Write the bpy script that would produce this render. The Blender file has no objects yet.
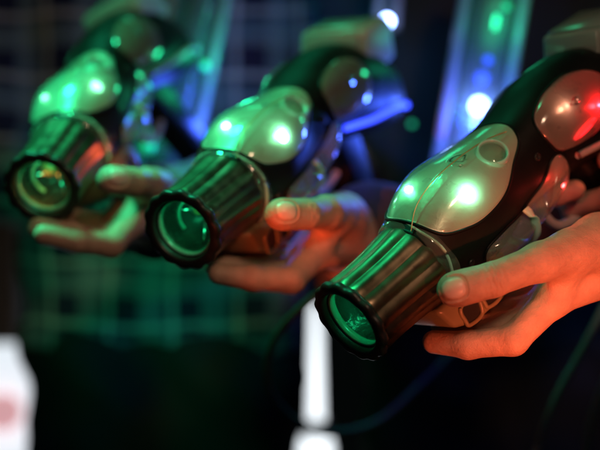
import bpy, bmesh, math, random
import numpy as np
from mathutils import Vector, Matrix
from mathutils.bvhtree import BVHTree

random.seed(4); np.random.seed(4)
SC = bpy.context.scene
COL = SC.collection
R = math.radians
KPX = 36.0/85.0/600.0            # metres per photograph pixel at 1 m
CAMZ = 1.10

def P(px, py, d):                # a point seen at photograph pixel (px,py), d metres deep
    return Vector(((px-300)*KPX*d, d, CAMZ-(py-225)*KPX*d))

# ------------------------------------------------------------------ camera
cam = bpy.data.cameras.new('camera'); camo = bpy.data.objects.new('camera', cam); COL.objects.link(camo)
camo.location = (0, 0, CAMZ); camo.rotation_euler = (R(90), 0, 0)
cam.lens = 85; cam.sensor_width = 36; cam.clip_start = .05; cam.clip_end = 60
cam.dof.use_dof = True; cam.dof.focus_distance = 0.985; cam.dof.aperture_fstop = 2.8; cam.dof.aperture_blades = 0
SC.camera = camo

# ------------------------------------------------------------------ world and lamps
w = bpy.data.worlds.new('World'); SC.world = w; w.use_nodes = True
bg = w.node_tree.nodes['Background']; bg.inputs[0].default_value = (.10, .16, .17, 1); bg.inputs[1].default_value = .05
SC.view_settings.view_transform = 'Standard'; SC.view_settings.look = 'None'
SC.view_settings.exposure = 0.0; SC.view_settings.gamma = 1
try:
    SC.cycles.use_denoising = True
    SC.cycles.sample_clamp_indirect = 6
    SC.cycles.caustics_reflective = False; SC.cycles.caustics_refractive = False
    SC.cycles.transparent_max_bounces = 16
except Exception: pass

def lamp(name, loc, target, size, power, color, spread=180):
    l = bpy.data.lights.new(name, 'AREA'); l.shape = 'DISK'; l.size = size; l.energy = power; l.color = color
    l.spread = R(spread)
    o = bpy.data.objects.new(name, l); COL.objects.link(o); o.location = loc
    o.rotation_euler = (Vector(target)-Vector(loc)).to_track_quat('-Z', 'Y').to_euler()
    return o
GREEN = (.02, 1.0, .42); ORANGE = (1.0, .105, .03); BLUE = (.03, .06, 1.0)
lamp('green_stage_lamp', (-.62, 1.12, 2.45), (-.22, 1.15, 1.15), .42, 1.35, GREEN, 25)
lamp('green_shirt_fill', (-1.0, .60, 1.55), P(160, 290, 1.65), .12, .06, GREEN, 19)  # added fill, brightens the lower plaid shirt
lamp('orange_stage_lamp', (.52, -.10, .66), P(560, 330, 1.0), .07, .15, (1, .155, .06), 12)
lamp('orange_thumb_fill', (-.35, -.05, .78), P(292, 240, 1.07), .04, .017, ORANGE, 5)  # added narrow fill that tints the middle thumb orange
lamp('soft_warm_lamp', (.55, -.35, 1.9), P(300, 250, 1.1), .22, .62, (1, .62, .40), 60)
lamp('blue_stage_lamp', (.55, 2.1, 1.35), P(350, 150, 1.2), .12, .6, BLUE, 70)
lamp('green_back_lamp', (-.2, 2.6, 2.6), (0, 1.7, 1.1), .3, .7, GREEN)

# ------------------------------------------------------------------ materials
def mat(name, base=(.5,.5,.5), rough=.5, metal=0, spec=.5, coat=0, sss=0, sssr=(1,.3,.15), bump=None, emit=None, es=0,
        var=None, rvar=None, sheen=0):
    m = bpy.data.materials.new(name); m.use_nodes = True
    nt = m.node_tree; b = nt.nodes['Principled BSDF']; N = nt.nodes.new; L = nt.links.new
    b.inputs['Base Color'].default_value = (*base, 1); b.inputs['Roughness'].default_value = rough
    b.inputs['Metallic'].default_value = metal; b.inputs['Specular IOR Level'].default_value = spec
    b.inputs['Coat Weight'].default_value = coat; b.inputs['Coat Roughness'].default_value = .08
    b.inputs['Sheen Weight'].default_value = sheen
    if sss:
        b.inputs['Subsurface Weight'].default_value = sss; b.inputs['Subsurface Radius'].default_value = sssr
        b.inputs['Subsurface Scale'].default_value = .004
    if emit: b.inputs['Emission Color'].default_value = (*emit, 1); b.inputs['Emission Strength'].default_value = es
    tc = N('ShaderNodeTexCoord')
    if var:                      # (scale, amount)
        n = N('ShaderNodeTexNoise'); n.inputs['Scale'].default_value = var[0]; n.inputs['Detail'].default_value = 6
        L(tc.outputs['Object'], n.inputs['Vector'])
        mx = N('ShaderNodeMix'); mx.data_type = 'RGBA'
        mx.inputs['A'].default_value = (*[c*(1-var[1]) for c in base], 1)
        mx.inputs['B'].default_value = (*[min(1, c*(1+var[1])) for c in base], 1)
        L(n.outputs['Fac'], mx.inputs['Factor']); L(mx.outputs['Result'], b.inputs['Base Color'])
    if rvar:
        n = N('ShaderNodeTexNoise'); n.inputs['Scale'].default_value = rvar[0]; n.inputs['Detail'].default_value = 5
        L(tc.outputs['Object'], n.inputs['Vector'])
        mr = N('ShaderNodeMapRange'); mr.inputs['From Min'].default_value = .3; mr.inputs['From Max'].default_value = .7
        mr.inputs['To Min'].default_value = max(0, rough-rvar[1]); mr.inputs['To Max'].default_value = rough+rvar[1]
        L(n.outputs['Fac'], mr.inputs['Value']); L(mr.outputs['Result'], b.inputs['Roughness'])
    if bump:                     # list of (scale, strength, distance)
        prev = None
        for sc_, st, ds in bump:
            n = N('ShaderNodeTexNoise'); n.inputs['Scale'].default_value = sc_; n.inputs['Detail'].default_value = 4
            L(tc.outputs['Object'], n.inputs['Vector'])
            bp = N('ShaderNodeBump'); bp.inputs['Strength'].default_value = st; bp.inputs['Distance'].default_value = ds
            L(n.outputs['Fac'], bp.inputs['Height'])
            if prev: L(prev.outputs['Normal'], bp.inputs['Normal'])
            prev = bp
        L(prev.outputs['Normal'], b.inputs['Normal'])
    return m

def add_specks(m, col, scale, thr):
    nt = m.node_tree; N = nt.nodes.new; L = nt.links.new; b = nt.nodes['Principled BSDF']
    tc = N('ShaderNodeTexCoord'); v = N('ShaderNodeTexNoise'); v.inputs['Scale'].default_value = scale; v.inputs['Detail'].default_value = 8; v.inputs['Roughness'].default_value = .75
    L(tc.outputs['Object'], v.inputs['Vector'])
    mr = N('ShaderNodeMapRange'); mr.inputs['From Min'].default_value = thr; mr.inputs['From Max'].default_value = thr+.08; mr.inputs['To Max'].default_value = .55
    L(v.outputs['Fac'], mr.inputs['Value'])
    mx = N('ShaderNodeMix'); mx.data_type = 'RGBA'; mx.inputs['B'].default_value = (*col, 1); L(mr.outputs['Result'], mx.inputs['Factor'])
    src = b.inputs['Base Color'].links
    if src: L(src[0].from_socket, mx.inputs['A'])
    else: mx.inputs['A'].default_value = b.inputs['Base Color'].default_value
    L(mx.outputs['Result'], b.inputs['Base Color'])
def clear_mat(name, tint=(.9,.95,.9), milk=.25, milkc=(.6,.62,.5), rough=.06, bump=.15, ior=1.5):
    """clear moulded plastic: thin sheet that lets light straight through, glossy skin, slightly milky"""
    m = bpy.data.materials.new(name); m.use_nodes = True
    nt = m.node_tree; nt.nodes.clear(); N = nt.nodes.new; L = nt.links.new
    out = N('ShaderNodeOutputMaterial'); tr = N('ShaderNodeBsdfTransparent'); tr.inputs[0].default_value = (*tint, 1)
    gl = N('ShaderNodeBsdfGlossy'); gl.inputs['Roughness'].default_value = rough; gl.inputs['Color'].default_value = (1,1,1,1)
    df = N('ShaderNodeBsdfDiffuse'); df.inputs[0].default_value = (*milkc, 1)
    tl = N('ShaderNodeBsdfTranslucent'); tl.inputs[0].default_value = (*milkc, 1)
    mk = N('ShaderNodeMixShader'); mk.inputs[0].default_value = .5; L(df.outputs[0], mk.inputs[1]); L(tl.outputs[0], mk.inputs[2])
    tc = N('ShaderNodeTexCoord'); n = N('ShaderNodeTexNoise'); n.inputs['Scale'].default_value = 55; n.inputs['Detail'].default_value = 3
    L(tc.outputs['Object'], n.inputs['Vector'])
    bp = N('ShaderNodeBump'); bp.inputs['Strength'].default_value = bump; bp.inputs['Distance'].default_value = .002
    L(n.outputs['Fac'], bp.inputs['Height'])
    for q in (gl, df, tl): L(bp.outputs['Normal'], q.inputs['Normal'])
    lw = N('ShaderNodeLayerWeight'); lw.inputs['Blend'].default_value = .5; L(bp.outputs['Normal'], lw.inputs['Normal'])
    fr = N('ShaderNodeMath'); fr.operation = 'POWER'; fr.inputs[1].default_value = 4.2; L(lw.outputs['Facing'], fr.inputs[0])
    fm = N('ShaderNodeMath'); fm.operation = 'MULTIPLY_ADD'; fm.inputs[1].default_value = .95; fm.inputs[2].default_value = ((ior-1)/(ior+1))**2*1.6
    fm.use_clamp = True; L(fr.outputs[0], fm.inputs[0])
    m1 = N('ShaderNodeMixShader'); m1.inputs[0].default_value = milk; L(tr.outputs[0], m1.inputs[1]); L(mk.outputs[0], m1.inputs[2])
    m2 = N('ShaderNodeMixShader'); L(fm.outputs[0], m2.inputs[0]); L(m1.outputs[0], m2.inputs[1]); L(gl.outputs[0], m2.inputs[2])
    L(m2.outputs[0], out.inputs[0])
    return m

def plaid_mat(name, c0, c1, c2, scale=1.0):
    m = mat(name, c0, .9, sheen=.2, bump=[(900, .25, .0006)])
    nt = m.node_tree; N = nt.nodes.new; L = nt.links.new; b = nt.nodes['Principled BSDF']
    tc = N('ShaderNodeTexCoord'); sp = N('ShaderNodeSeparateXYZ')
    nz = N('ShaderNodeTexNoise'); nz.inputs['Scale'].default_value = 7
    vm = N('ShaderNodeVectorMath'); vm.operation = 'MULTIPLY_ADD'; vm.inputs[1].default_value = (.03,.03,.03)
    L(tc.outputs['Object'], nz.inputs['Vector']); L(nz.outputs['Color'], vm.inputs[0]); L(tc.outputs['Object'], vm.inputs[2])
    L(vm.outputs[0], sp.inputs[0])
    def band(axis, period, lo, width):
        a = N('ShaderNodeMath'); a.operation = 'MULTIPLY_ADD'; a.inputs[1].default_value = 1/period*scale; a.inputs[2].default_value = lo
        L(sp.outputs[axis], a.inputs[0])
        f = N('ShaderNodeMath'); f.operation = 'FRACT'; L(a.outputs[0], f.inputs[0])
        g = N('ShaderNodeMath'); g.operation = 'LESS_THAN'; g.inputs[1].default_value = width; L(f.outputs[0], g.inputs[0])
        return g
    def add(a, bb, k):
        q = N('ShaderNodeMath'); q.operation = 'MULTIPLY_ADD'; q.inputs[1].default_value = k; L(bb.outputs[0], q.inputs[0]); L(a.outputs[0], q.inputs[2]); return q
    wide = add(band('X', .075, .1, .38), band('Z', .075, .3, .38), 1.0)
    thin = add(band('X', .075, .62, .09), band('Z', .075, .8, .09), 1.0)
    for (src, col_, k, prev) in ((wide, c1, .62, None), (thin, c2, .55, 1)):
        mu = N('ShaderNodeMath'); mu.operation = 'MULTIPLY'; mu.inputs[1].default_value = k; mu.use_clamp = True; L(src.outputs[0], mu.inputs[0])
        mx = N('ShaderNodeMix'); mx.data_type = 'RGBA'; mx.inputs['B'].default_value = (*col_, 1)
        L(mu.outputs[0], mx.inputs['Factor'])
        if prev is None: mx.inputs['A'].default_value = (*c0, 1)
        else: L(last.outputs['Result'], mx.inputs['A'])
        last = mx
    L(last.outputs['Result'], b.inputs['Base Color'])
    return m

M = {}
M['barrel'] = mat('fluted_barrel_metal', (.22,.16,.105), .38, 1.0, bump=[(900,.10,.0003),(60,.08,.002)], rvar=(70,.09))
M['rim'] = mat('muzzle_rubber', (.018,.017,.016), .42, bump=[(700,.15,.0004)])
M['shell'] = mat('shell_rubber', (.007,.0062,.0058), .44, spec=.24, bump=[(1400,.25,.0003),(40,.06,.002)], rvar=(40,.08), var=(30,.25))
M['tray'] = mat('reflector_tray', (.62,.62,.50), .36, .35, bump=[(120,.3,.002)], rvar=(50,.12))
M['dark_tray'] = mat('dark_reflector_tray', (.30,.23,.18), .32, .45, bump=[(110,.35,.002)], rvar=(50,.12))
M['chrome'] = mat('polished_ring', (.55,.6,.55), .14, 1)
M['clear'] = clear_mat('clear_plastic_dome', milk=.27, milkc=(.78,.84,.72), rough=.12)
M['clear_dark'] = clear_mat('smoked_plastic_window', (.7,.66,.62), .30, (.62,.52,.44), rough=.14)
M['clear_collar'] = clear_mat('clear_plastic_collar', (.9,.95,.92), .22, (.6,.6,.5), bump=.5)
M['lens'] = clear_mat('muzzle_lens_glass', (.8,.98,.9), .06, (.4,.7,.55), rough=.03, bump=.05, ior=1.6)
M['tube'] = mat('lens_tube_inside', (.03,.06,.045), .25, .6, bump=[(90,.5,.003)])
M['ring_in'] = mat('lens_seat_and_glint', (.16,.62,.42), .3, 0, coat=.5)  # lens seat, and the green reflection arc modelled in the muzzle
M['olive'] = mat('olive_plastic', (.20,.18,.10), .38, bump=[(600,.15,.0004)], rvar=(80,.08))
M['grey_pl'] = mat('grey_housing_plastic', (.46,.47,.44), .42, bump=[(500,.1,.0005)], rvar=(20,.1))
M['screen'] = mat('glossy_screen', (.40,.44,.40), .22, 0, coat=.6)
M['clip'] = mat('pale_clip_plastic', (.45,.75,.62), .3, 0, coat=.4)
M['seam'] = mat('gilt_seam', (.75,.5,.25), .3, .6)
M['amber'] = mat('amber_emitter_plastic', (.75,.30,.08), .35)
M['led_green'] = mat('led_green', (.2,.9,.6), .4, emit=(.32, 1, .62), es=26)
M['led_green_dim'] = mat('led_green_dim', (.2,.9,.6), .4, emit=(.25, 1, .55), es=6)
M['led_red'] = mat('led_red', (.9,.1,.1), .4, emit=(1, .015, .02), es=2.2)
M['led_off'] = mat('led_unlit', (.4,.4,.38), .3)
M['led_blue'] = mat('led_blue', (.1,.15,.9), .4, emit=(.03, .06, 1), es=3.2)
M['led_white'] = mat('led_white_blue', (.8,.8,.9), .4, emit=(.28, .42, 1), es=26)
M['led_small'] = mat('led_pale_blue', (.8,.8,.9), .4, emit=(.30, .62, 1), es=9)
M['led_dot'] = mat('led_green_dot', (.1,.9,.5), .4, emit=(.02, 1, .42), es=.45)
M['skin'] = mat('skin', (.56,.36,.27), .46, sss=.22, bump=[(1900,.6,.0005),(620,.42,.0009),(110,.3,.004)], var=(95,.3), rvar=(150,.10))
M['nail'] = mat('nail', (.80,.60,.52), .38, sss=.1, coat=.12, bump=[(200,.1,.0005)])
M['plaid'] = plaid_mat('plaid_cotton', (.010,.014,.045), (.20,.29,.30), (.80,.80,.72))
M['jacket'] = mat('black_jacket', (.035,.040,.048), .85, sheen=.15, bump=[(700,.3,.0008),(18,.5,.012)])
M['navy'] = mat('navy_sleeve', (.04,.045,.09), .8, sheen=.3, bump=[(700,.3,.0008),(30,.5,.008)])
M['trousers'] = mat('dark_trousers', (.022,.019,.017), .9, bump=[(600,.3,.0008),(14,.5,.012)])
M['shoe'] = mat('shoe_leather', (.02,.02,.02), .4)
M['curtain'] = mat('curtain_cloth', (.022,.03,.028), .9, bump=[(400,.3,.001)])
M['floor'] = mat('floor_carpet', (.03,.03,.035), .95, bump=[(500,.5,.002)], var=(60,.4))
M['strip'] = clear_mat('vest_tube_plastic', (.75,.9,.85), .35, (.35,.42,.4), rough=.15)
M['vest'] = mat('vest_plastic', (.07,.08,.08), .35, bump=[(40,.3,.004)])
M['vest_edge'] = mat('vest_edge_plastic', (.28,.30,.29), .3, coat=.3)
M['webbing'] = mat('webbing', (.26,.27,.28), .7, bump=[(900,.5,.001)])
M['cable'] = mat('cable_rubber', (.035,.05,.04), .5, spec=.3)
M['tubelight'] = mat('tube_light', (.9,.9,.9), .5, emit=(.88, .95, 1), es=1.9)
M['boxlight'] = mat('box_light', (.9,.9,.9), .5, emit=(.86, .93, 1), es=.95)
M['pinklight'] = mat('pink_lamp', (.9,.4,.4), .5, emit=(.85, .45, .48), es=.75)
M['steel'] = mat('painted_steel', (.08,.08,.09), .5, .3)

add_specks(M['shell'], (.10,.095,.085), 420, .64); add_specks(M['barrel'], (.07,.055,.04), 160, .60); add_specks(M['rim'], (.09,.085,.075), 300, .62)
add_specks(M['olive'], (.09,.08,.05), 200, .6)
# ------------------------------------------------------------------ object helpers
def link(name, verts, faces, material, parent=None, smooth=True, label=None, sub=0):
    me = bpy.data.meshes.new(name); me.from_pydata([tuple(v) for v in verts], [], [tuple(int(i) for i in f) for f in faces]); me.update()
    if isinstance(material, str): material = M[material]
    me.materials.append(material)
    if smooth: me.polygons.foreach_set('use_smooth', [True]*len(me.polygons))
    o = bpy.data.objects.new(name, me); COL.objects.link(o)
    if parent: o.parent = parent
    if label: o['label'] = label
    if sub:
        s = o.modifiers.new('s', 'SUBSURF'); s.levels = sub; s.render_levels = sub
    return o
def tag(o, label=None, cat=None, group=None, kind=None):
    for k, v in (('label', label), ('category', cat), ('group', group), ('kind', kind)):
        if v: o[k] = v
    return o
def empty(name, mw):
    o = bpy.data.objects.new(name, None); COL.objects.link(o); o.matrix_world = mw; o.empty_display_size = .02
    return o
class MB:
    def __init__(s): s.v = []; s.f = []
    def grid(s, pts, closed_u=False, closed_v=False):       # pts[i][j]
        n = len(pts); m = len(pts[0]); b = len(s.v)
        for row in pts: s.v += [tuple(p) for p in row]
        for i in range(n if closed_u else n-1):
            for j in range(m if closed_v else m-1):
                i2 = (i+1) % n; j2 = (j+1) % m
                s.f.append((b+i*m+j, b+i2*m+j, b+i2*m+j2, b+i*m+j2))
        return b
    def cap(s, start, m, flip=False):
        c = np.mean([s.v[start+j] for j in range(m)], axis=0); s.v.append(tuple(c)); k = len(s.v)-1
        for j in range(m):
            t = (start+j, start+(j+1) % m, k); s.f.append(t[::-1] if flip else t)
    def lathe(s, prof, n=64, fn=None, axis='x', caps=(0,0), c=(0,0,0)):
        """prof: (x, r) along +X; fn(theta, i) scales r"""
        pts = []
        for i, (x, r) in enumerate(prof):
            row = []
            for j in range(n):
                t = 2*math.pi*j/n; rr = r*(fn(t, i) if fn else 1)
                p = (x, rr*math.cos(t), rr*math.sin(t))
                if axis == 'z': p = (p[1], p[2], p[0])
                if axis == 'y': p = (p[2], p[0], p[1])
                row.append((p[0]+c[0], p[1]+c[1], p[2]+c[2]))
            pts.append(row)
        b = s.grid(pts, closed_v=True)
        if caps[0]: s.cap(b, n, True)
        if caps[1]: s.cap(b+(len(prof)-1)*n, n)
    def tube(s, path, r, n=12, caps=True, flat=1.0):
        path = [Vector(p) for p in path]; rows = []; up = Vector((.1,.2,1)).normalized()
        for i, p in enumerate(path):
            t = (path[min(i+1, len(path)-1)]-path[max(i-1, 0)]).normalized()
            a = t.cross(up).normalized(); b = a.cross(t).normalized()
            rr = r(i/(len(path)-1)) if callable(r) else r
            rows.append([p+a*math.cos(q)*rr+b*math.sin(q)*rr*flat for q in [2*math.pi*j/n for j in range(n)]])
        b0 = s.grid(rows, closed_v=True)
        if caps: s.cap(b0, n, True); s.cap(b0+(len(path)-1)*n, n)
    def build(s, name, material, parent=None, **k): return link(name, s.v, s.f, material, parent, **k)
def spline(pts, n=8, closed=False):
    pts = [np.array(p, float) for p in pts]; out = []; m = len(pts)
    for i in range(m if closed else m-1):
        if closed: p0, p1, p2, p3 = pts[i-1], pts[i], pts[(i+1) % m], pts[(i+2) % m]
        else: p0, p1, p2, p3 = pts[max(i-1, 0)], pts[i], pts[i+1], pts[min(i+2, m-1)]
        for k in range(n):
            t = k/n
            out.append(.5*((2*p1)+(-p0+p2)*t+(2*p0-5*p1+4*p2-p3)*t*t+(-p0+3*p1-3*p2+p3)*t**3))
    if not closed: out.append(pts[-1])
    return out
def rbox(mb, c, half, r=.002, seg=3, rot=None):
    """rounded box from bmesh bevel"""
    bm = bmesh.new(); bmesh.ops.create_cube(bm, size=1)
    for v in bm.verts: v.co = Vector((v.co.x*2*half[0], v.co.y*2*half[1], v.co.z*2*half[2]))
    bmesh.ops.bevel(bm, geom=bm.edges[:], offset=r, segments=seg, affect='EDGES', profile=.5)
    b = len(mb.v); bm.verts.index_update()
    for v in bm.verts:
        p = v.co.copy()
        if rot is not None: p = rot @ p
        mb.v.append(tuple(p+Vector(c)))
    for f in bm.faces: mb.f.append(tuple(b+v.index for v in f.verts))
    bm.free()
def prism(mb, outline, y0, y1, axis='y', bev=.0015):
    """closed outline of (x,z) extruded between y0 and y1, bevelled"""
    bm = bmesh.new(); vs = [bm.verts.new((x, y0, z)) for x, z in outline]; f = bm.faces.new(vs)
    ret = bmesh.ops.extrude_face_region(bm, geom=[f])
    for v in ret['geom']:
        if isinstance(v, bmesh.types.BMVert): v.co.y = y1
    bmesh.ops.recalc_face_normals(bm, faces=bm.faces[:])
    ed = [e for e in bm.edges if e.calc_face_angle(0) > .5]
    bmesh.ops.bevel(bm, geom=ed, offset=bev, segments=3, affect='EDGES', profile=.5)
    b = len(mb.v); bm.verts.index_update()
    mb.v += [tuple(v.co) for v in bm.verts]; mb.f += [tuple(b+v.index for v in f.verts) for f in bm.faces]; bm.free()

# ------------------------------------------------------------------ implicit surfaces (for people)
def surface_nets(fn, lo, hi, h):
    lo = np.array(lo, float); hi = np.array(hi, float); n = np.ceil((hi-lo)/h).astype(int)+1
    ax = [lo[i]+h*np.arange(n[i]) for i in range(3)]
    X, Y, Z = np.meshgrid(*[a.astype(np.float32) for a in ax], indexing='ij')
    F = fn(X, Y, Z).astype(np.float32)
    S = F < 0
    nx, ny, nz = F.shape
    cnt = np.zeros((nx-1, ny-1, nz-1), np.float32); acc = np.zeros((nx-1, ny-1, nz-1, 3), np.float32)
    corners = [(i, j, k) for i in (0,1) for j in (0,1) for k in (0,1)]
    def sl(o): return (slice(o[0], nx-1+o[0]), slice(o[1], ny-1+o[1]), slice(o[2], nz-1+o[2]))
    inside = sum(S[sl(c)].astype(np.int8) for c in corners); act = (inside > 0) & (inside < 8)
    idx = np.argwhere(act); ii, jj, kk = idx.T
    C = {c: F[ii+c[0], jj+c[1], kk+c[2]] for c in corners}
    a = np.zeros((len(idx), 3)); ct = np.zeros(len(idx))
    for c in corners:
        for d in range(3):
            if c[d]: continue
            e = list(c); e[d] = 1; e = tuple(e); f0, f1 = C[c], C[e]
            m = (f0 < 0) != (f1 < 0)
            t = np.where(m, f0/np.where(m, f0-f1, 1), 0)
            p = np.array(c, float)[None].repeat(len(idx), 0); p[:, d] += t
            a += p*m[:, None]; ct += m
    V = lo+h*(idx+a/ct[:, None])
    gid = -np.ones(act.shape, np.int64); gid[ii, jj, kk] = np.arange(len(idx))
    faces = []
    for d in range(3):
        o = [0,0,0]; o[d] = 1
        s0 = S[tuple(slice(0, S.shape[q]-o[q]) for q in range(3))]; s1 = S[tuple(slice(o[q], None) for q in range(3))]
        E = np.argwhere(s0 != s1); u, v = [q for q in range(3) if q != d]
        E = E[(E[:, u] > 0) & (E[:, v] > 0) & (E[:, u] < act.shape[u]) & (E[:, v] < act.shape[v]) & (E[:, d] < act.shape[d])]
        def g(du, dv):
            q = E.copy(); q[:, u] -= du; q[:, v] -= dv; return gid[q[:,0], q[:,1], q[:,2]]
        q = np.stack([g(1,1), g(0,1), g(0,0), g(1,0)], 1)
        fl = s0[E[:,0], E[:,1], E[:,2]]
        if d == 1: fl = ~fl
        q[~fl] = q[~fl][:, ::-1]
        faces.append(q[(q >= 0).all(1)])
    return V, np.concatenate(faces)
def cone(X, Y, Z, a, b, ra, rb):
    a = np.array(a, np.float32); b = np.array(b, np.float32); d = b-a; L2 = float(d@d) or 1e-9
    t = np.clip(((X-a[0])*d[0]+(Y-a[1])*d[1]+(Z-a[2])*d[2])/L2, 0, 1)
    return np.sqrt((X-a[0]-t*d[0])**2+(Y-a[1]-t*d[1])**2+(Z-a[2]-t*d[2])**2)-(ra+(rb-ra)*t)
def smin(a, b, k):
    if a is None: return b
    h = np.clip(.5+.5*(b-a)/k, 0, 1); return b+(a-b)*h-k*h*(1-h)

# ------------------------------------------------------------------ gun frames
def frame(px, py, d, r, roll=0):
    r = Vector(r).normalized(); u = (Vector((0,0,1))-r*r.z).normalized()
    u = Matrix.Rotation(R(roll), 3, r) @ u; y = u.cross(r)
    m = Matrix((r, y, u)).transposed().to_4x4(); m.translation = P(px, py, d); return m
GF = frame(350, 322, .97, (.675, .49, .55), 0)
GM = frame(182, 230, 1.05, (.43, .80, .41), 0)
GL = frame(42, 188, 1.15, (.17, .86, .46), -26)

# body sections: s, centre v, half height, half width (millimetres)
SEC = [(66,0,32,31),(74,1,34.5,33),(90,5,38,36),(115,8,40,40),(140,9,37,38),(165,11,33,33),(190,13,34,34),(220,15,38,35),(250,14,42,37),(285,8,45,39),(320,-3,42,38),(355,-18,34,32),(378,-27,22,20),(386,-30,9,8)]
_ss = np.linspace(66, 386, 161); _S = np.array(SEC, float)
_tab = np.stack([np.interp(_ss, _S[:,0], _S[:,k]) for k in (1,2,3)], 1)
for _ in range(14):
    _tab[1:-1] = (_tab[:-2]+2*_tab[1:-1]+_tab[2:])/4
def body(s, phi, off=0.0, n=2.35):
    """point of the shell; s in mm from the muzzle, phi in degrees (0 near side, 90 top); off in mm outward"""
    v, hv, hw = [np.interp(s, _ss, _tab[:,k]) for k in range(3)]
    c, q = math.cos(R(phi)), math.sin(R(phi)); e = 2/n
    y = -(hw+off)*math.copysign(abs(c)**e, c); z = v+(hv+off)*math.copysign(abs(q)**e, q)
    return Vector((s/1000, y/1000, z/1000))

# pixel -> (s, phi) on the shell, from the foreground gun as posed
_PH = [360*j/144 for j in range(144)]
_bm = MB(); _bm.grid([[body(s, p) for p in _PH] for s in _ss], closed_v=True)
_bvh = BVHTree.FromPolygons([Vector(v) for v in _bm.v], _bm.f); _inv = GF.inverted()
def sp(px, py):
    o = _inv @ Vector((0,0,CAMZ)); t = _inv @ P(px, py, 1.0); d = (t-o).normalized()
    hit, nrm, idx, _ = _bvh.ray_cast(o, d)
    if hit is None:
        best = min(_bm.v, key=lambda v: ((Vector(v)-o)-d*((Vector(v)-o).dot(d))).length); hit = Vector(best)
    s = hit.x*1000; v, hv, hw = [np.interp(s, _ss, _tab[:,k]) for k in range(3)]
    e = 2.35/2
    c = -hit.y*1000/hw; q = (hit.z*1000-v)/hv
    return s, math.degrees(math.atan2(math.copysign(abs(q)**e, q), math.copysign(abs(c)**e, c)))

def patch(mb, outl, off0, H, rings=14, power=2.0, n=6, shift=0):
    """a raised skin over the shell inside a closed (s, phi) outline"""
    o = spline(outl, n, True); c = np.mean(o, axis=0)
    rows = []
    for i in range(rings+1):
        t = math.sin(math.pi/2*i/rings) if i < rings else 1.0
        rows.append([body(*(c+(q-c)*t), off=off0+H*max(0, 1-t**power)**.6) for q in o])
    b = mb.grid(rows[1:], closed_v=True); mb.cap(b, len(o), True)
    return c


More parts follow.
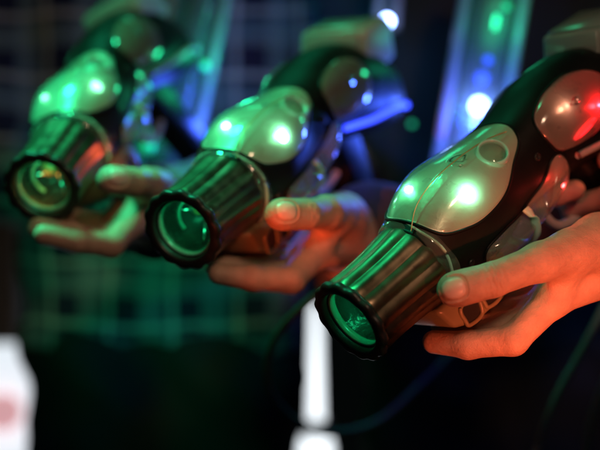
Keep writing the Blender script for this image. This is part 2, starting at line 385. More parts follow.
# ------------------------------------------------------------------ the gun, built once
def build_gun(G, label):
    root = empty('laser_gun', G)
    tag(root, label, 'laser gun', 'laser tag guns held out in a row')
    mm = .001
    # barrel
    N = 240
    def flute(t, i): return 1+.052*(abs(math.cos(7*t))**1.25-.55)*(FA[i])
    prof = [(4,30.4),(6,30.6),(10,30.4),(16,30.2),(26,30.2),(38,30.6),(48,31.3),(57,32.2),(63,32.8),(67,32.9),(71,32.0),(72,28)]
    FA = [.4,.9,1,1,1,1,1,.95,.8,.45,.1,0]
    b = MB(); b.lathe([(x*mm, r*mm) for x, r in prof], 280, flute)
    b.build('barrel', 'barrel', root)
    prof = [(10,23.5),(3,23.6),(-1.2,24.0),(-2.2,24.8),(-2.6,26.2),(-2.4,29.6),(-1.6,31.3),(-.2,31.9),(2.2,31.9),(3.4,31.0),(5,29.4)]
    SA = [0,0,0,.05,.15,.8,1,1,1,1,.8]
    b = MB(); b.lathe([(x*mm, r*mm) for x, r in prof], N, lambda t, i: 1+.052*(abs(math.cos(7*t))**1.6-.5)*SA[i])
    b.build('muzzle_ring', 'rim', root)
    # inside of the muzzle
    b = MB(); b.lathe([(8*mm,23.6*mm),(16*mm,22.5*mm),(34*mm,19*mm),(44*mm,10*mm),(46*mm,.1*mm)], 96); t = b.build('lens_tube', 'tube', root)
    b = MB(); b.lathe([(4*mm,23.4*mm),(3*mm,22.6*mm),(4*mm,21.4*mm),(7*mm,21.0*mm),(9*mm,22*mm)], 96); b.build('lens_seat', 'ring_in', root)
    b = MB(); b.lathe([(6.5*mm,21.6*mm),(5.4*mm,18*mm),(4.2*mm,12*mm),(3.4*mm,6*mm),(3.2*mm,.05*mm)], 96); b.build('muzzle_lens', 'lens', root)
    b = MB(); b.lathe([(30*mm,0.1*mm),(30*mm,5*mm),(33*mm,7*mm),(42*mm,7*mm)], 32, c=(0,.004,.004)); b.build('emitter', 'amber', root)
    b = MB(); b.tube([body(0,0)*0+Vector((.022,.016*math.cos(a),.016*math.sin(a))) for a in np.linspace(-.6, 2.6, 20)], .0016, 8); b.build('reflection_arc', 'ring_in', root)  # green reflection in the lens, put in as a coloured arc
    b = MB()
    for k in range(3):
        a = 2.1*k+.4; b.tube([(.020,.020*math.cos(a),.020*math.sin(a)), (.034,.004*math.cos(a),.004*math.sin(a))], .0014, 8)
    b.build('emitter_strut', 'chrome', root)
    # collar
    b = MB(); b.lathe([(66*mm,32*mm),(68*mm,34.4*mm),(72*mm,35.6*mm),(77*mm,36.2*mm),(81*mm,33*mm)], 120, lambda t, i: 1+.025*math.sin(5*t+i))
    b.build('collar', 'clear_collar', root)
    b = MB(); b.tube([Vector((.0725+.0014*math.sin(5*a), .0345*math.cos(a), .0345*math.sin(a))) for a in np.linspace(0, 2*math.pi, 90)], .0013, 8, caps=False)
    b.build('collar_gasket', 'clip', root)
    # shell
    b = MB(); k = b.grid([[body(s, p) for p in _PH] for s in _ss], closed_v=True); b.cap(k, len(_PH), True); b.cap(k+(len(_ss)-1)*len(_PH), len(_PH))
    sh = b.build('shell', 'shell', root)
    def seal(outl, off, r, parent, flip=False, material='shell'):
        o = spline(outl, 8, True); pts = [body(*q, off=off) for q in o]
        if flip: pts = [Vector((p.x, -p.y, p.z)) for p in pts]
        q = MB(); pts.append(pts[0]); q.tube(pts, r, 8, caps=False, flat=1); return q.build('seal', material, parent)
    def mirror(mb): mb.v = [(x, -y, z) for x, y, z in mb.v]; mb.f = [f[::-1] for f in mb.f]
    # big front dome over the top
    O1 = [(76,112),(73,62),(80,24),(100,6),(123,2),(146,6),(165,20),(181,36),(187,66),(180,100),(160,122),(125,140),(95,134)]
    b = MB(); patch(b, O1, -.6, 6.2, 18, 2.2); dome = b.build('front_dome', 'clear', root)
    b = MB(); patch(b, O1, .55, 0, 48); b.build('reflector', 'tray', dome)
    seal(O1, .2, .0013, dome)
    def on_skin(s_, p_, off):     # local frame on the shell
        a = body(s_, p_, off); n = (body(s_, p_, off+5)-a).normalized(); tx = (body(s_+2, p_, off)-a).normalized()
        ty = n.cross(tx).normalized(); tx = ty.cross(n); m = Matrix((n, tx, ty)).transposed().to_4x4(); m.translation = a; return m
    def place(mb, m): mb.v = [tuple(m @ Vector(v)) for v in mb.v]
    m = on_skin(156, 48, .5)
    b = MB(); b.lathe([(-2.6*mm,12.4*mm),(2.8*mm,12*mm),(3.8*mm,11.2*mm),(3.8*mm,10.2*mm),(1.2*mm,9.6*mm)], 64); place(b, m); can = b.build('lens_ring', 'clip', dome)
    b = MB(); b.lathe([(1.2*mm,9.8*mm),(2.6*mm,7.5*mm),(3.4*mm,4*mm),(3.7*mm,.05*mm)], 48); place(b, m); b.build('small_lens', 'lens', dome)
    m = on_skin(112, 30, 0)
    b = MB(); b.lathe([(0,5.0*mm),(1.8*mm,4.6*mm),(3.0*mm,2.6*mm),(3.4*mm,.05*mm)], 24); place(b, m); led = b.build('led', 'led_green', dome)
    m = on_skin(98, 95, 0)
    b = MB(); b.lathe([(0,3.0*mm),(1.8*mm,2.8*mm),(2.8*mm,1.6*mm),(3.0*mm,.05*mm)], 24); place(b, m); b.build('led', 'led_green', dome)
    b = MB(); b.tube(spline([body(*sp(x, y), off=o_) for x, y, o_ in ((411,233,1.6),(417,212,5.0),(434,188,6.2),(458,166,6.2),(484,147,5.4),(506,134,2.4))], 8), .0005, 8); b.build('dome_seam', 'seam', dome)
    # side windows, near and far
    O2 = [(199,20),(203,40),(219,51),(238,54),(256,51),(273,38),(279,13),(266,-9),(243,-17),(219,-15),(204,-3)]
    O3 = [(106,-22),(130,-22),(155,-30),(180,-26),(196,-8),(208,-12),(214,-45),(203,-74),(178,-86),(146,-82),(120,-66),(104,-42)]
    for flip in (False, True):
        b = MB(); patch(b, O2, -.5, 6.5, 16);  flip and mirror(b); wd = b.build('side_window', 'clear_dark', root)
        b = MB(); patch(b, O2, .55, 0, 40); flip and mirror(b); b.build('reflector', 'dark_tray', wd)
        seal(O2, .2, .0012, wd, flip)
        b = MB(); b.tube([body(*(np.array(sp(573,139))*(1-t)+np.array(sp(594,118))*t), 1.6) for t in np.linspace(0,1,12)], lambda t: .0030*math.sin(math.pi*(t*.9+.05))**.5, 8); flip and mirror(b); b.build('window_led', 'led_off', wd)
        b = MB(); patch(b, O3, -.5, 15.0, 16); flip and mirror(b); ws = b.build('lower_window', 'clear', root)
        b = MB(); patch(b, O3, .55, 0, 40); flip and mirror(b); b.build('reflector', 'dark_tray', ws)
        seal(O3, .2, .0012, ws, flip)
        b = MB(); b.tube([body(150+3*math.cos(R(p)), p, .6+15*max(0, 1-((p+53)/31)**2)**.6) for p in np.linspace(-83, -23, 26)], .0040, 8, flat=.5); flip and mirror(b); b.build('window_clip', 'clip', ws)
        b = MB(); b.tube([body(s_, -26-6*math.sin((s_-222)/25), 2.0) for s_ in np.linspace(222, 366, 44)], lambda t: .0028, 10); flip and mirror(b); b.build('side_light_strip', 'led_off', root)
    # sight housing with screen
    b = MB(); prism(b, [(.294,.040),(.304,.058),(.352,.055),(.358,.047),(.354,.016),(.322,.014),(.296,.024)], -.030, .036, bev=.003); h = b.build('sight_housing', 'grey_pl', root)
    b = MB(); rbox(b, (.2980, .003, .0502), (.0085, .027, .0012), .001, 2, Matrix.Rotation(-math.atan2(.022,.012), 3, 'Y')); b.build('screen', 'screen', h)
    b = MB(); rbox(b, (.328, .003, .0572), (.021, .028, .0014), .001, 2, Matrix.Rotation(math.atan2(.004,.050), 3, 'Y')); b.build('screen', 'screen', h)
    # grip, trigger, guard
    b = MB(); prism(b, [(.236,-.012),(.282,-.012),(.292,-.060),(.300,-.112),(.268,-.118),(.258,-.075),(.244,-.040)], -.015, .015, bev=.006); b.build('grip', 'shell', root)
    b = MB(); b.tube(spline([(.202,0,-.016),(.197,0,-.036),(.205,0,-.056),(.228,0,-.062),(.252,0,-.058)], 8), .0038, 12); b.build('trigger_guard', 'grey_pl', root)
    b = MB(); b.tube(spline([(.226,0,-.018),(.222,0,-.034),(.215,0,-.044)], 6), .0042, 12, flat=.7); b.build('trigger', 'olive', root)
    # olive foregrip under the barrel with two framed slots
    b = MB(); prism(b, [(.050,-.026),(.058,-.046),(.076,-.054),(.112,-.056),(.124,-.048),(.128,-.026)], -.026, .023, bev=.004); fg = b.build('foregrip', 'olive', root)
    for x0 in (.078, .100):
        o = spline([(x0-.009,-.036),(x0+.006,-.034),(x0+.009,-.038),(x0+.006,-.051),(x0-.008,-.051),(x0-.010,-.046)], 6, True)
        b = MB(); pts = [(p[0], -.0266, p[1]) for p in o]; pts.append(pts[0]); b.tube(pts, .0017, 8, caps=False); b.build('slot_frame', 'olive', fg)
        b = MB(); b.v = [(p[0], -.0263, p[1]) for p in o]; b.f = [tuple(range(len(o)))]; b.build('slot_shade', 'rim', fg)  # flat dark sheet stands in for the shade inside the opening
    # screws
    for s_, p_ in ((90,-22),(186,4),(292,10)):
        b = MB(); b.lathe([(-.5*mm,3*mm),(.7*mm,2.8*mm),(.9*mm,2.2*mm),(.3*mm,1.4*mm),(.3*mm,.05*mm)], 20); place(b, on_skin(s_, p_, 0)); b.build('screw', 'rim', root)
    return root
gun = build_gun(GF, 'front laser gun at the right with a red glow in its rear window')
def copy_tree(o, parent=None):
    c = o.copy(); COL.objects.link(c)
    if parent: c.parent = parent
    for ch in list(o.children): copy_tree(ch, c)
    return c
gm = copy_tree(gun); gm.matrix_world = GM; gm['label'] = 'middle laser gun with blue light on its rear underside, held between the others'
gl = copy_tree(gun); gl.matrix_world = GL; gl['label'] = 'left laser gun pointing almost at the viewer, most blurred of the three'
def lit(root, part, material):
    for o in [root]+list(root.children_recursive):
        if o.name.split('.')[0] == part:
            o.data = o.data.copy(); o.data.materials[0] = M[material]
lit(gl, 'led', 'led_green_dim'); lit(gun, 'window_led', 'led_red'); lit(gm, 'side_light_strip', 'led_blue'); lit(gl, 'side_light_strip', 'led_off')
def spot_in_gun(root, loc, power, color, r=.004):
    l = bpy.data.lights.new('led_or_fill_light', 'POINT'); l.energy = power; l.color = color; l.shadow_soft_size = r; l.specular_factor = .35
    o = bpy.data.objects.new('led_or_fill_light', l); COL.objects.link(o); o.parent = root; o.location = loc
for g, k in ((gun, 1.15), (gm, .8), (gl, .15)):
    spot_in_gun(g, body(112, 34, 5.5), .035*k, (.25, 1, .55)); spot_in_gun(g, body(96, 95, 5), .022*k, (.1, 1, .45))
spot_in_gun(gl, (.020, .008, -.006), .0035, (1, .35, .05), .002)  # amber fill added inside the left muzzle
for g, k in ((gun, .32), (gm, .32), (gl, .34)): spot_in_gun(g, (.018, -.006, .008), .035*k, (.03, 1, .45), .003)  # green light added in each muzzle to brighten the lens tube
spot_in_gun(gun, body(228, 22, 4.6), .012, (1, .5, .35), .003)  # warm fill added for reflected light in the rear window
spot_in_gun(gun, body(256, 4, 4.8), .11, (1, .01, .02), .002)
spot_in_gun(gl, (.075, -.045, -.02), .012, (1, .15, .05))
spot_in_gun(gun, body(196, -35, 12), .016, (1, .03, .03), .002)
spot_in_gun(gm, body(215, -45, 24), .02, (.08, .12, 1))

# ------------------------------------------------------------------ hands (in gun space, millimetres)
def L3(px, py, d): return np.array(_inv @ P(px, py, d))*1000
rl = np.array([1.0, 0, 0])
thumb = [L3(453,290,.952), L3(492,280,.955), L3(540,262,.972), L3(600,243,1.012)]
fing = []
for i in range(4):
    o = rl*19*i + np.array([0, (0,9,11,12)[i], (0,-1,-1,0)[i]])
    fing.append([L3(552,300,1.0)+o, L3(513,340,.990)+o, L3(468,345,.998)+o, L3(434,342,1.013)+o])
W0, W1, W2 = L3(628,262,1.035), L3(640,228,1.045), L3(700,238,1.085)
def left_hand(X, Y, Z):
    C = lambda a, b, ra, rb: cone(X, Y, Z, a, b, ra, rb)
    palm = None
    for i, f in enumerate(fing):
        palm = smin(palm, C(f[0], W0 if i < 2 else W1, 11.5-.4*i, 19), 9)
    palm = smin(palm, C(thumb[3], W0, 20, 21), 10); palm = smin(palm, C(W1, W0, 22, 24), 10)
    palm = smin(palm, C((W0+W1)/2, W2, 26, 25), 14)
    th = smin(C(thumb[0], thumb[1], 10.9, 10.8), C(thumb[1], thumb[2], 11.6, 12.9), 5)
    th = smin(th, C(thumb[2], thumb[3], 13, 20), 6)
    th = smin(th, C(thumb[0]*.85+thumb[1]*.15, thumb[0]*.45+thumb[1]*.55, 11.9, 11.5), 4)
    allf = smin(th, palm, 9)
    allf = smin(allf, C((thumb[2]+thumb[3])/2, fing[0][0], 12, 10.5), 10)     # web
    for i, f in enumerate(fing):
        k = (1.0, 1.03, 1.0, .88)[i]
        g = smin(C(f[0], f[1], 12.0*k, 10.6*k), C(f[1], f[2], 10.8*k, 9.6*k), 4); g = smin(g, C(f[2], f[3], 9.8*k, 8.3*k), 4)
        allf = smin(allf, g, 2.2 if i else 3.5)
    return allf
hV, hF = surface_nets(left_hand, np.minimum.reduce([*fing[0], *fing[1], *fing[2], *fing[3], *thumb, W0, W1])-32, np.minimum(np.maximum.reduce([*fing[0], *fing[3], *thumb, W0, W1, W2])+32, [W2[0]+8, 999, 999]), 1.05)
# creases over the thumb joint
ax = thumb[1]-thumb[0]; ax /= np.linalg.norm(ax)
rel = hV-thumb[1]; t = rel@ax; rad = rel-np.outer(t, ax); dist = np.linalg.norm(rad, axis=1)
camdir = np.array(_inv @ Vector((0,0,CAMZ)))*1000-thumb[1]; camdir /= np.linalg.norm(camdir)
face = np.clip((rad@camdir)/np.maximum(dist, 1e-6), 0, 1)
ph = rad@np.cross(ax, camdir)
dd = np.zeros(len(hV))
for t0, a_, wv in ((-6,.6,.9),(-2.2,.9,.85),(1.4,1.15,.95),(4.6,.75,.85),(9,.4,1.0),(-10,.3,.9)):
    dd += a_*np.exp(-((t-t0-.12*ph-.5*np.sin(ph*.7+t0))/wv)**2)
dd *= face*(dist < 14)
hV = hV-(rad/np.maximum(dist, 1e-6)[:, None])*dd[:, None]
# thumbnail
_hb = BVHTree.FromPolygons([Vector(v) for v in hV], [tuple(int(i) for i in f) for f in hF])
def nail_mesh():
    c = np.array([453.5, 288.5]); a = math.radians(12); ex = np.array([math.cos(a), -math.sin(a)]); ey = np.array([math.sin(a), math.cos(a)])
    mb = MB(); o0 = np.array(_inv @ Vector((0,0,CAMZ)))*1000; ring = []
    NR = 8; rows = []
    for i in range(1, NR+1):
        row = []
        for j in range(40):
            q = 2*math.pi*j/40; cx, sx = math.cos(q), math.sin(q); e = .72
            u = math.copysign(abs(cx)**e, cx)*12.6*i/NR; v = math.copysign(abs(sx)**e, sx)*(11.2-1.2*(cx < 0)*abs(cx))*i/NR
            p = c+ex*u+ey*v; tg = np.array(_inv @ P(p[0], p[1], 1.0))*1000; d = Vector(tg-o0).normalized()
            h, n, _, _ = _hb.ray_cast(Vector(o0), d)
            if h is None: h, n, _, _ = _hb.find_nearest(Vector(o0)+d*970)
            lift = .95-.3*(i/NR)**2 if i < NR-1 else (.55 if i == NR-1 else -.5)
            row.append((h-d*lift)*.001)
        rows.append(row)
    # smooth the depth of the rows a little
    b = mb.grid(rows, closed_v=True); mb.cap(b, 40)
    return mb
nail_mb = nail_mesh()
# the fold of skin round the nail
_a = math.radians(12); _c = P(453.5, 288.5, 1.0)
_w = np.array([GF @ Vector(v/1000) for v in hV]); _u = _w[:,0]/_w[:,1]/KPX+300-453.5; _v = 225-(_w[:,2]-CAMZ)/_w[:,1]/KPX-288.5
_x = (_u*math.cos(_a)-_v*math.sin(_a))/13.4; _y = (_u*math.sin(_a)+_v*math.cos(_a))/12.0
_q = (np.abs(_x)**2.8+np.abs(_y)**2.8)**(1/2.8)
_near = (np.abs((hV-thumb[0])@camdir) < 15)&(((hV-thumb[0])@camdir) > 1)
_dn = np.where(_near, .9*np.exp(-((_q-1.03)/.07)**2)-.8*np.exp(-((_q-1.24)/.12)**2)*(_u > -8), 0)
hV = hV-camdir[None]*_dn[:, None]
def right_hand(X, Y, Z):
    C = lambda a, b, ra, rb: cone(X, Y, Z, a, b, ra, rb)
    d = None
    for i in range(4):
        z = -36-19.5*i; x = 2.2*i
        pts = [np.array(p) for p in ((282+x,24,z-2),(246+x,27,z),(228+x,4,z),(240+x,-24,z+1),(262+x,-25,z+2))]
        if i == 0: pts = [np.array(p) for p in ((282,24,-34),(246,27,-33),(222,8,-33),(214,-4,-34),(224,-14,-36))]
        g = None
        for k in range(4): g = smin(g, C(pts[k], pts[k+1], (11,9.8,9.2,8.6)[k], (9.8,9.2,8.6,7.8)[k]), 3)
        d = smin(d, g, 2)
    d = smin(d, C((286,16,-40),(296,10,-84), 17, 17), 8)
    d = smin(d, C((300,6,-30),(288,-20,-30), 14, 11), 8); d = smin(d, C((288,-20,-30),(254,-29,-28), 11, 9), 5)
    d = smin(d, C((296,8,-60),(352,26,-88), 22, 26), 12); return smin(d, C((352,26,-88),(400,44,-108), 25, 26), 12)
rV, rF = surface_nets(right_hand, (200,-48,-125), (420,82,2), 1.3)

# ------------------------------------------------------------------ people
def person(G, label, torso, shL, shR, elL, elR, shirt, trousers, cuff_cut, seed, pitch=0, twist=0, yaw=0, slide=(0,0,0), low=(0,0,0)):
    """torso = (x, y) of the spine; shoulders and elbows in world coordinates"""
    x0, y0 = torso
    piv = Vector((.085, 0, -.036)); H = G @ Matrix.Translation(piv+Vector(slide)) @ Matrix.Rotation(R(yaw), 4, 'Z') @ Matrix.Rotation(R(pitch), 4, 'Y') @ Matrix.Rotation(R(twist), 4, 'X') @ Matrix.Translation(-piv)
    G0 = G; G = G @ Matrix.Translation(low)
    gl_ = lambda p: np.array(G @ Vector(np.array(p)/1000)); hl_ = lambda p: np.array(H @ Vector(np.array(p)/1000))
    wL, wR = hl_(W2), gl_((400,44,-108)); wL0, wR0 = hl_((W0+W1)/2), gl_((352,26,-88))
    shL, shR, elL, elR = [np.array(p) for p in (shL, shR, elL, elR)]
    rs = np.random.RandomState(seed)
    def trunk(X, Y, Z, g):
        sy = 1.55; Ys = (Y-y0)*sy
        C = lambda a, b, ra, rb: cone(X, Ys, Z, (a[0], a[1]*sy, a[2]), (b[0], b[1]*sy, b[2]), ra+g, rb+g)
        d = smin(C((x0-.045,0,.90),(x0-.07,0,1.34), .098,.115), C((x0+.045,0,.90),(x0+.07,0,1.34), .098,.115), .05)
        d = smin(d, C((x0-.13,0,1.42),(x0+.13,0,1.42), .065,.065), .06)
        return d/1.2
    def arms(X, Y, Z, g, ends):
        d = None
        for sh, el, wr, wr0 in ((shL, elL, wL, wL0), (shR, elR, wR, wR0)):
            e = wr if ends else wr0+(wr-wr0)*.15
            q = smin(cone(X, Y, Z, sh, el, .050+g, .040+g), cone(X, Y, Z, el, e, .040+g, .0245+g*1.1), .03); d = smin(d, q, .03)
        return d
    def legs_(X, Y, Z, g):
        d = None
        for s in (-1, 1):
            q = smin(cone(X, Y, Z, (x0+s*.062, y0, .90), (x0+s*.078, y0-.01, .48), .076+g, .062+g), cone(X, Y, Z, (x0+s*.082, y0-.01, .48), (x0+s*.09, y0+.02, .10), .060+g, .045+g), .03)
            d = smin(d, q, .012)
        return d
    lo = np.array([min(x0-.26, shL[0], shR[0], elL[0], elR[0], wL[0], wR[0])-.09, min(elL[1], elR[1], wL[1], wR[1], y0-.2)-.08, .02])
    hi = np.array([max(x0+.26, shL[0], shR[0], elL[0], elR[0], wL[0], wR[0])+.09, y0+.22, 1.62])
    bV, bF = surface_nets(lambda X, Y, Z: smin(smin(smin(trunk(X,Y,Z,0), arms(X,Y,Z,0,True), .04), legs_(X,Y,Z,0), .03), cone(X,Y,Z,(x0,y0,1.42),(x0,y0,1.52),.055,.055), .03), lo, hi, .012)
    inv = np.array(G.inverted()); 
    root_m = Matrix.Translation((x0, y0, 0))
    V = []; F = []; k = 0
    for v, f in ((np.array([H @ Vector(q/1000) for q in hV]), hF), (np.array([G @ Vector(q/1000) for q in rV]), rF), (bV, bF)):
        V.append(v-np.array([x0, y0, 0])); F.append(f+k); k += len(v)
    V = np.concatenate(V); F = np.concatenate(F)
    body_o = link('body', V, F, 'skin', None)
    pr = empty('person', root_m); body_o.parent = pr
    tag(pr, label, 'person')
    n = MB(); n.v = [tuple((H @ Vector(q))-Vector((x0, y0, 0))) for q in nail_mb.v]; n.f = nail_mb.f; n.build('thumbnail', 'nail', pr)
    # cloth with folds
    pa = rs.rand(6)*6
    def fold(X, Y, Z):
        return .0075*np.sin(X*38+Z*17+pa[0]+2*np.sin(Y*21+pa[1]))+.006*np.sin(Z*52+X*23+pa[2]+2*np.sin(X*17+pa[3]))+.002*np.sin(Y*90+Z*70+pa[4])
    cl = wL-wL0; cl /= np.linalg.norm(cl); cr = wR-wR0; cr /= np.linalg.norm(cr)
    pL = wL0+cl*cuff_cut; pR = wR0+cr*.012
    def shirt_f(X, Y, Z):
        A = arms(X, Y, Z, .0125, False)
        A = np.maximum(A, np.where((X-pL[0])**2+(Y-pL[1])**2+(Z-pL[2])**2 < .09**2, -((X-pL[0])*cl[0]+(Y-pL[1])*cl[1]+(Z-pL[2])*cl[2]), -1))
        A = np.maximum(A, np.where((X-pR[0])**2+(Y-pR[1])**2+(Z-pR[2])**2 < .07**2, -((X-pR[0])*cr[0]+(Y-pR[1])*cr[1]+(Z-pR[2])*cr[2]), -1))
        T = trunk(X, Y, Z, .025); T = np.maximum(T, .945-Z+.012*np.sin(X*30))
        return smin(T, A, .03)+fold(X, Y, Z)*.75
    sV, sF = surface_nets(shirt_f, lo+np.array([-.02,-.02,.8]), hi+.02, .0065)
    link('shirt', sV-np.array([x0, y0, 0]), sF, shirt, pr)
    tV, tF = surface_nets(lambda X, Y, Z: np.maximum(np.maximum(smin(legs_(X,Y,Z,.022), trunk(X,Y,Z,.020), .02)+fold(X,Y,Z), Z-1.0), .05-Z), (x0-.26,y0-.2,.03), (x0+.26,y0+.2,1.03), .009)
    link('trousers', tV-np.array([x0, y0, 0]), tF, trousers, pr)
    for s in (-1, 1):
        b = MB(); b.tube(spline([(s*.11,.06,.045),(s*.11,0,.05),(s*.115,-.08,.045),(s*.12,-.17,.032),(s*.12,-.20,.028)], 5), lambda t: .046-.012*t**2, 16); b.build('shoe', 'shoe', pr)
    return pr
pA = person(GL, 'person at the left in a plaid shirt, holding the left laser gun', (-.170, 1.78), (.02,1.76,1.42), (-.36,1.78,1.42), (.06,1.66,1.17), (-.40,1.72,1.16), 'plaid', 'trousers', -.012, 3, 6, 34, 12, (-.078,.004,.022), (.09,.05,-.14))
pB = person(GM, 'person in black standing behind the middle, holding the middle laser gun', (.235, 1.66), (.42,1.64,1.42), (.06,1.66,1.42), (.40,1.50,1.12), (.16,1.60,1.10), 'jacket', 'trousers', -.016, 5, 5, 6, 12, (-.022,.004,.002), (.08,.05,-.13))
pC = person(GF, 'person mostly outside the right edge, lit orange hand holding the front laser gun', (.62, 1.42), (.80,1.40,1.42), (.44,1.42,1.42), (.62,1.16,1.02), (.42,1.40,1.16), 'navy', 'trousers', -.012, 8)

# ------------------------------------------------------------------ vests, straps, their lamps and added fill lights
def plank(mb, p0, p1, width, thick, r=.003):
    p0, p1 = Vector(p0), Vector(p1); z = (p1-p0).normalized(); y = Vector((0,1,0)); y = (y-z*y.dot(z)).normalized(); x = y.cross(z)
    rot = Matrix((x, y, z)).transposed(); rbox(mb, (p0+p1)/2, (width/2, thick/2, (p1-p0).length/2), min(r, thick*.45, width*.45), 3, rot)
def part(mb, name, material, parent, **k):
    off = parent.matrix_world.translation if parent.type == 'EMPTY' else Vector((0,0,0))
    root = parent
    while root.parent: root = root.parent
    off = Vector(root.location); mb.v = [tuple(Vector(v)-off) for v in mb.v]
    return mb.build(name, material, parent, **k)
def ball(mb, c, r, n=20):
    mb.lathe([(-r*math.cos(a), max(1e-5, r*math.sin(a))) for a in np.linspace(0, math.pi, 12)], n, c=tuple(c))
def vest(pr, a, b, width, d, name='vest_panel'):
    q = MB(); plank(q, P(a[0], a[1], d+.03), P(b[0], b[1], d+.03), width, .02); v = part(q, name, 'vest', pr)
    ux = (b[0]-a[0]); hw = width/(KPX*d)/2
    for sx, nm in ((-1, 'edge_tube'), (1, 'edge_tube')):
        q = MB(); q.tube([P(a[0]+(b[0]-a[0])*t+sx*hw*.86, a[1]+(b[1]-a[1])*t, d+.01) for t in np.linspace(0,1,12)], .006, 12); part(q, nm, 'vest_edge', v)
    q = MB(); q.tube([P(a[0]+(b[0]-a[0])*t, a[1]+(b[1]-a[1])*t, d+.004) for t in np.linspace(0,1,12)], width*.30, 20); part(q, 'light_tube', 'strip', v)
    return v
bpy.context.view_layer.update()
vA = vest(pA, (205,-30), (160,188), .066, 1.50)
for (x, y, r, m) in ((176,67,.0035,'led_dot'),(205,66,.0045,'led_dot'),(149,147,.006,'led_dot'),(188,134,.0075,'led_small')):
    q = MB(); ball(q, P(x, y, 1.485), r); part(q, 'led', m, vA)
vB = vest(pB, (500,-30), (462,190), .070, 1.42)
for (x, y, r, m) in ((479,106,.0085,'led_white'),(470,150,.005,'led_white'),(507,6,.004,'led_dot'),(492,124,.006,'led_blue'),(465,122,.005,'led_blue'),(482,78,.006,'led_blue'),(488,60,.004,'led_blue')):  # small blue balls are added to soften the white LED's glow
    q = MB(); ball(q, P(x, y, 1.418), r); part(q, 'led', m, vB)
vB2 = vest(pB, (392,-40), (386,30), .022, 1.50, 'shoulder_panel')
for (x, y, r, m) in ((387,21,.006,'led_white'),(412,124,.003,'led_dot')):
    q = MB(); ball(q, P(x, y, 1.48), r); part(q, 'led', m, vB2)
for pr_, loc, pw in ((pB, P(478,118,1.385), .9), (pA, P(222,118,1.46), .42)):  # the pA point is a fill added to light the upper shirt blue
    l = bpy.data.lights.new('led_or_fill_light', 'POINT'); l.energy = pw; l.color = (.05,.12,1); l.shadow_soft_size = .01; l.specular_factor = .3
    o = bpy.data.objects.new('led_or_fill_light', l); COL.objects.link(o); o.parent = pr_; o.location = loc-Vector(pr_.location)
for pr_, loc, pw in ((pB, P(506,18,1.385), .10), (pA, P(150,120,1.465), .05), (pA, P(232,55,1.465), .11)):  # green fills added to bring out the vest tubes and shirt
    l = bpy.data.lights.new('led_or_fill_light', 'POINT'); l.energy = pw; l.color = GREEN; l.shadow_soft_size = .008
    o = bpy.data.objects.new('led_or_fill_light', l); COL.objects.link(o); o.parent = pr_; o.location = loc-Vector(pr_.location)

def cord(name, pts, r, material, label, cat):
    q = MB(); pts = [P(*p) for p in pts]; o0 = pts[0]; q.tube(spline([p-o0 for p in pts], 14), r, 12)
    o = q.build(name, material); o.location = o0; return tag(o, label, cat)
cord('gun_cable', [(392,205,1.24),(372,262,1.22),(310,300,1.24),(272,345,1.28),(272,395,1.32),(315,430,1.36),(372,424,1.40),(420,385,1.44),(455,350,1.47)], .0036, 'cable', 'dark rubber cable looping down below the middle laser gun', 'cable')
cord('hanging_strap', [(612,290,1.28),(585,345,1.28),(555,400,1.29),(528,470,1.30)], .0035, 'webbing', 'thin grey strap hanging slanted below the orange lit hand', 'strap')
cord('side_strap', [(625,340,1.34),(603,390,1.34),(590,430,1.35),(582,480,1.36)], .0045, 'webbing', 'shorter grey strap at the lower right corner', 'strap')

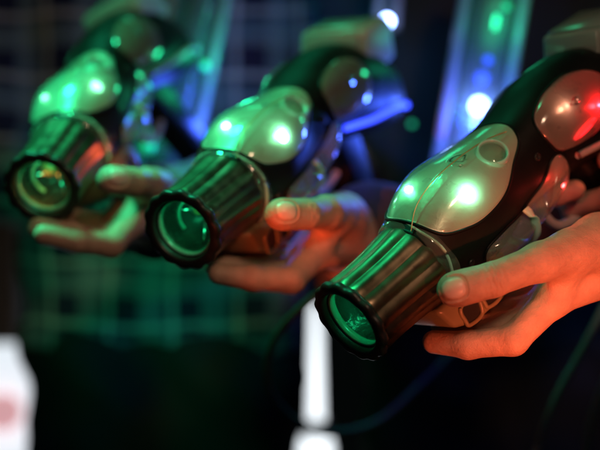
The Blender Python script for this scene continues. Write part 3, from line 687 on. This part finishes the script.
# ------------------------------------------------------------------ the dark place behind
def struct(o): o['kind'] = 'structure'; return o
q = MB(); q.grid([[(x, y, 0) for y in (-1, 4.2)] for x in (-3, 3)]); struct(q.build('floor', 'floor', smooth=False))
q = MB(); rows = []
for i in range(361):
    x = -2.2+4.4*i/360; y = 3.3+.05*math.sin(x*24+1.3*math.sin(x*5))+.025*math.sin(x*61)
    rows.append([(x, y+.02*math.sin(x*9+z), z) for z in np.linspace(.01, 2.8, 12)])
q.grid(rows); tag(q.build('stage_curtain', 'curtain'), 'dark pleated curtain closing off the back of the room', 'curtain')
def tube_lamp():
    c = P(316, 428, 2.15); root = empty('tube_lamp', Matrix.Translation((c.x, c.y, 0))); tag(root, 'glowing white tube lamp standing between the two people', 'lamp')
    zt = P(0, 300, 2.15).z; zb = c.z
    q = MB(); q.lathe([(zb+.012,.001),(zb+.012,.011),(zt-.02,.007),(zt-.004,.004),(zt,.001)], 24, axis='z'); q.build('tube', 'tubelight', root)
    q = MB(); q.lathe([(zb-.012,.001),(zb-.012,.021),(zb-.03,.025),(.32,.030),(.32,.001)], 28, axis='z'); q.build('lower_tube', 'tubelight', root)
    q = MB(); q.lathe([(zb+.012,.02),(zb-.012,.02)], 20, axis='z'); q.build('joint', 'steel', root)
    q = MB(); q.lathe([(.003,.001),(.003,.14),(.02,.14),(.03,.05),(.32,.042)], 32, axis='z'); q.build('base', 'steel', root)
tube_lamp()
def box_lamp():
    x0 = P(-45,0,2.2).x; x1 = P(37,0,2.2).x; zt = P(0,345,2.2).z
    root = empty('box_lamp', Matrix.Translation(((x0+x1)/2, 2.2, 0))); tag(root, 'glowing white box lamp at the lower left edge', 'lamp')
    q = MB(); rbox(q, (0,0,(zt+.25)/2), ((x1-x0)/2, .05, (zt-.25)/2), .02, 4); q.build('diffuser', 'boxlight', root)
    q = MB(); rbox(q, (0,0,.13), ((x1-x0)/2*.9, .06, .118), .01, 2); q.build('base', 'steel', root)
    q = MB(); ball(q, P(3,412,2.13)-Vector(((x0+x1)/2, 2.2, 0)), .029); q.build('indicator_lamp', 'pinklight', root)
box_lamp()
def pole(px, d, r, material, label):
    c = P(px, 225, d); root = empty('stand_pole', Matrix.Translation((c.x, c.y, 0))); tag(root, label, 'pole', 'poles behind the plaid shirt')
    q = MB(); q.lathe([(.02,r),(2.3,r*.9)], 20, axis='z'); q.build('pole', material, root)
    q = MB(); q.lathe([(.003,.001),(.003,.12),(.015,.12),(.03,r*1.2)], 24, axis='z'); q.build('foot_plate', 'steel', root)
M['pole_grey'] = mat('pole_grey_paint', (.30,.30,.32), .5, bump=[(30,.2,.003)])
M['pole_brown'] = mat('pole_brown_paint', (.22,.12,.07), .5, bump=[(30,.2,.003)])
pole(24, 2.7, .014, 'pole_grey', 'slim grey pole beside the left person, nearer the shirt'); pole(4, 2.8, .018, 'pole_brown', 'brownish thicker pole at the left edge of the picture')
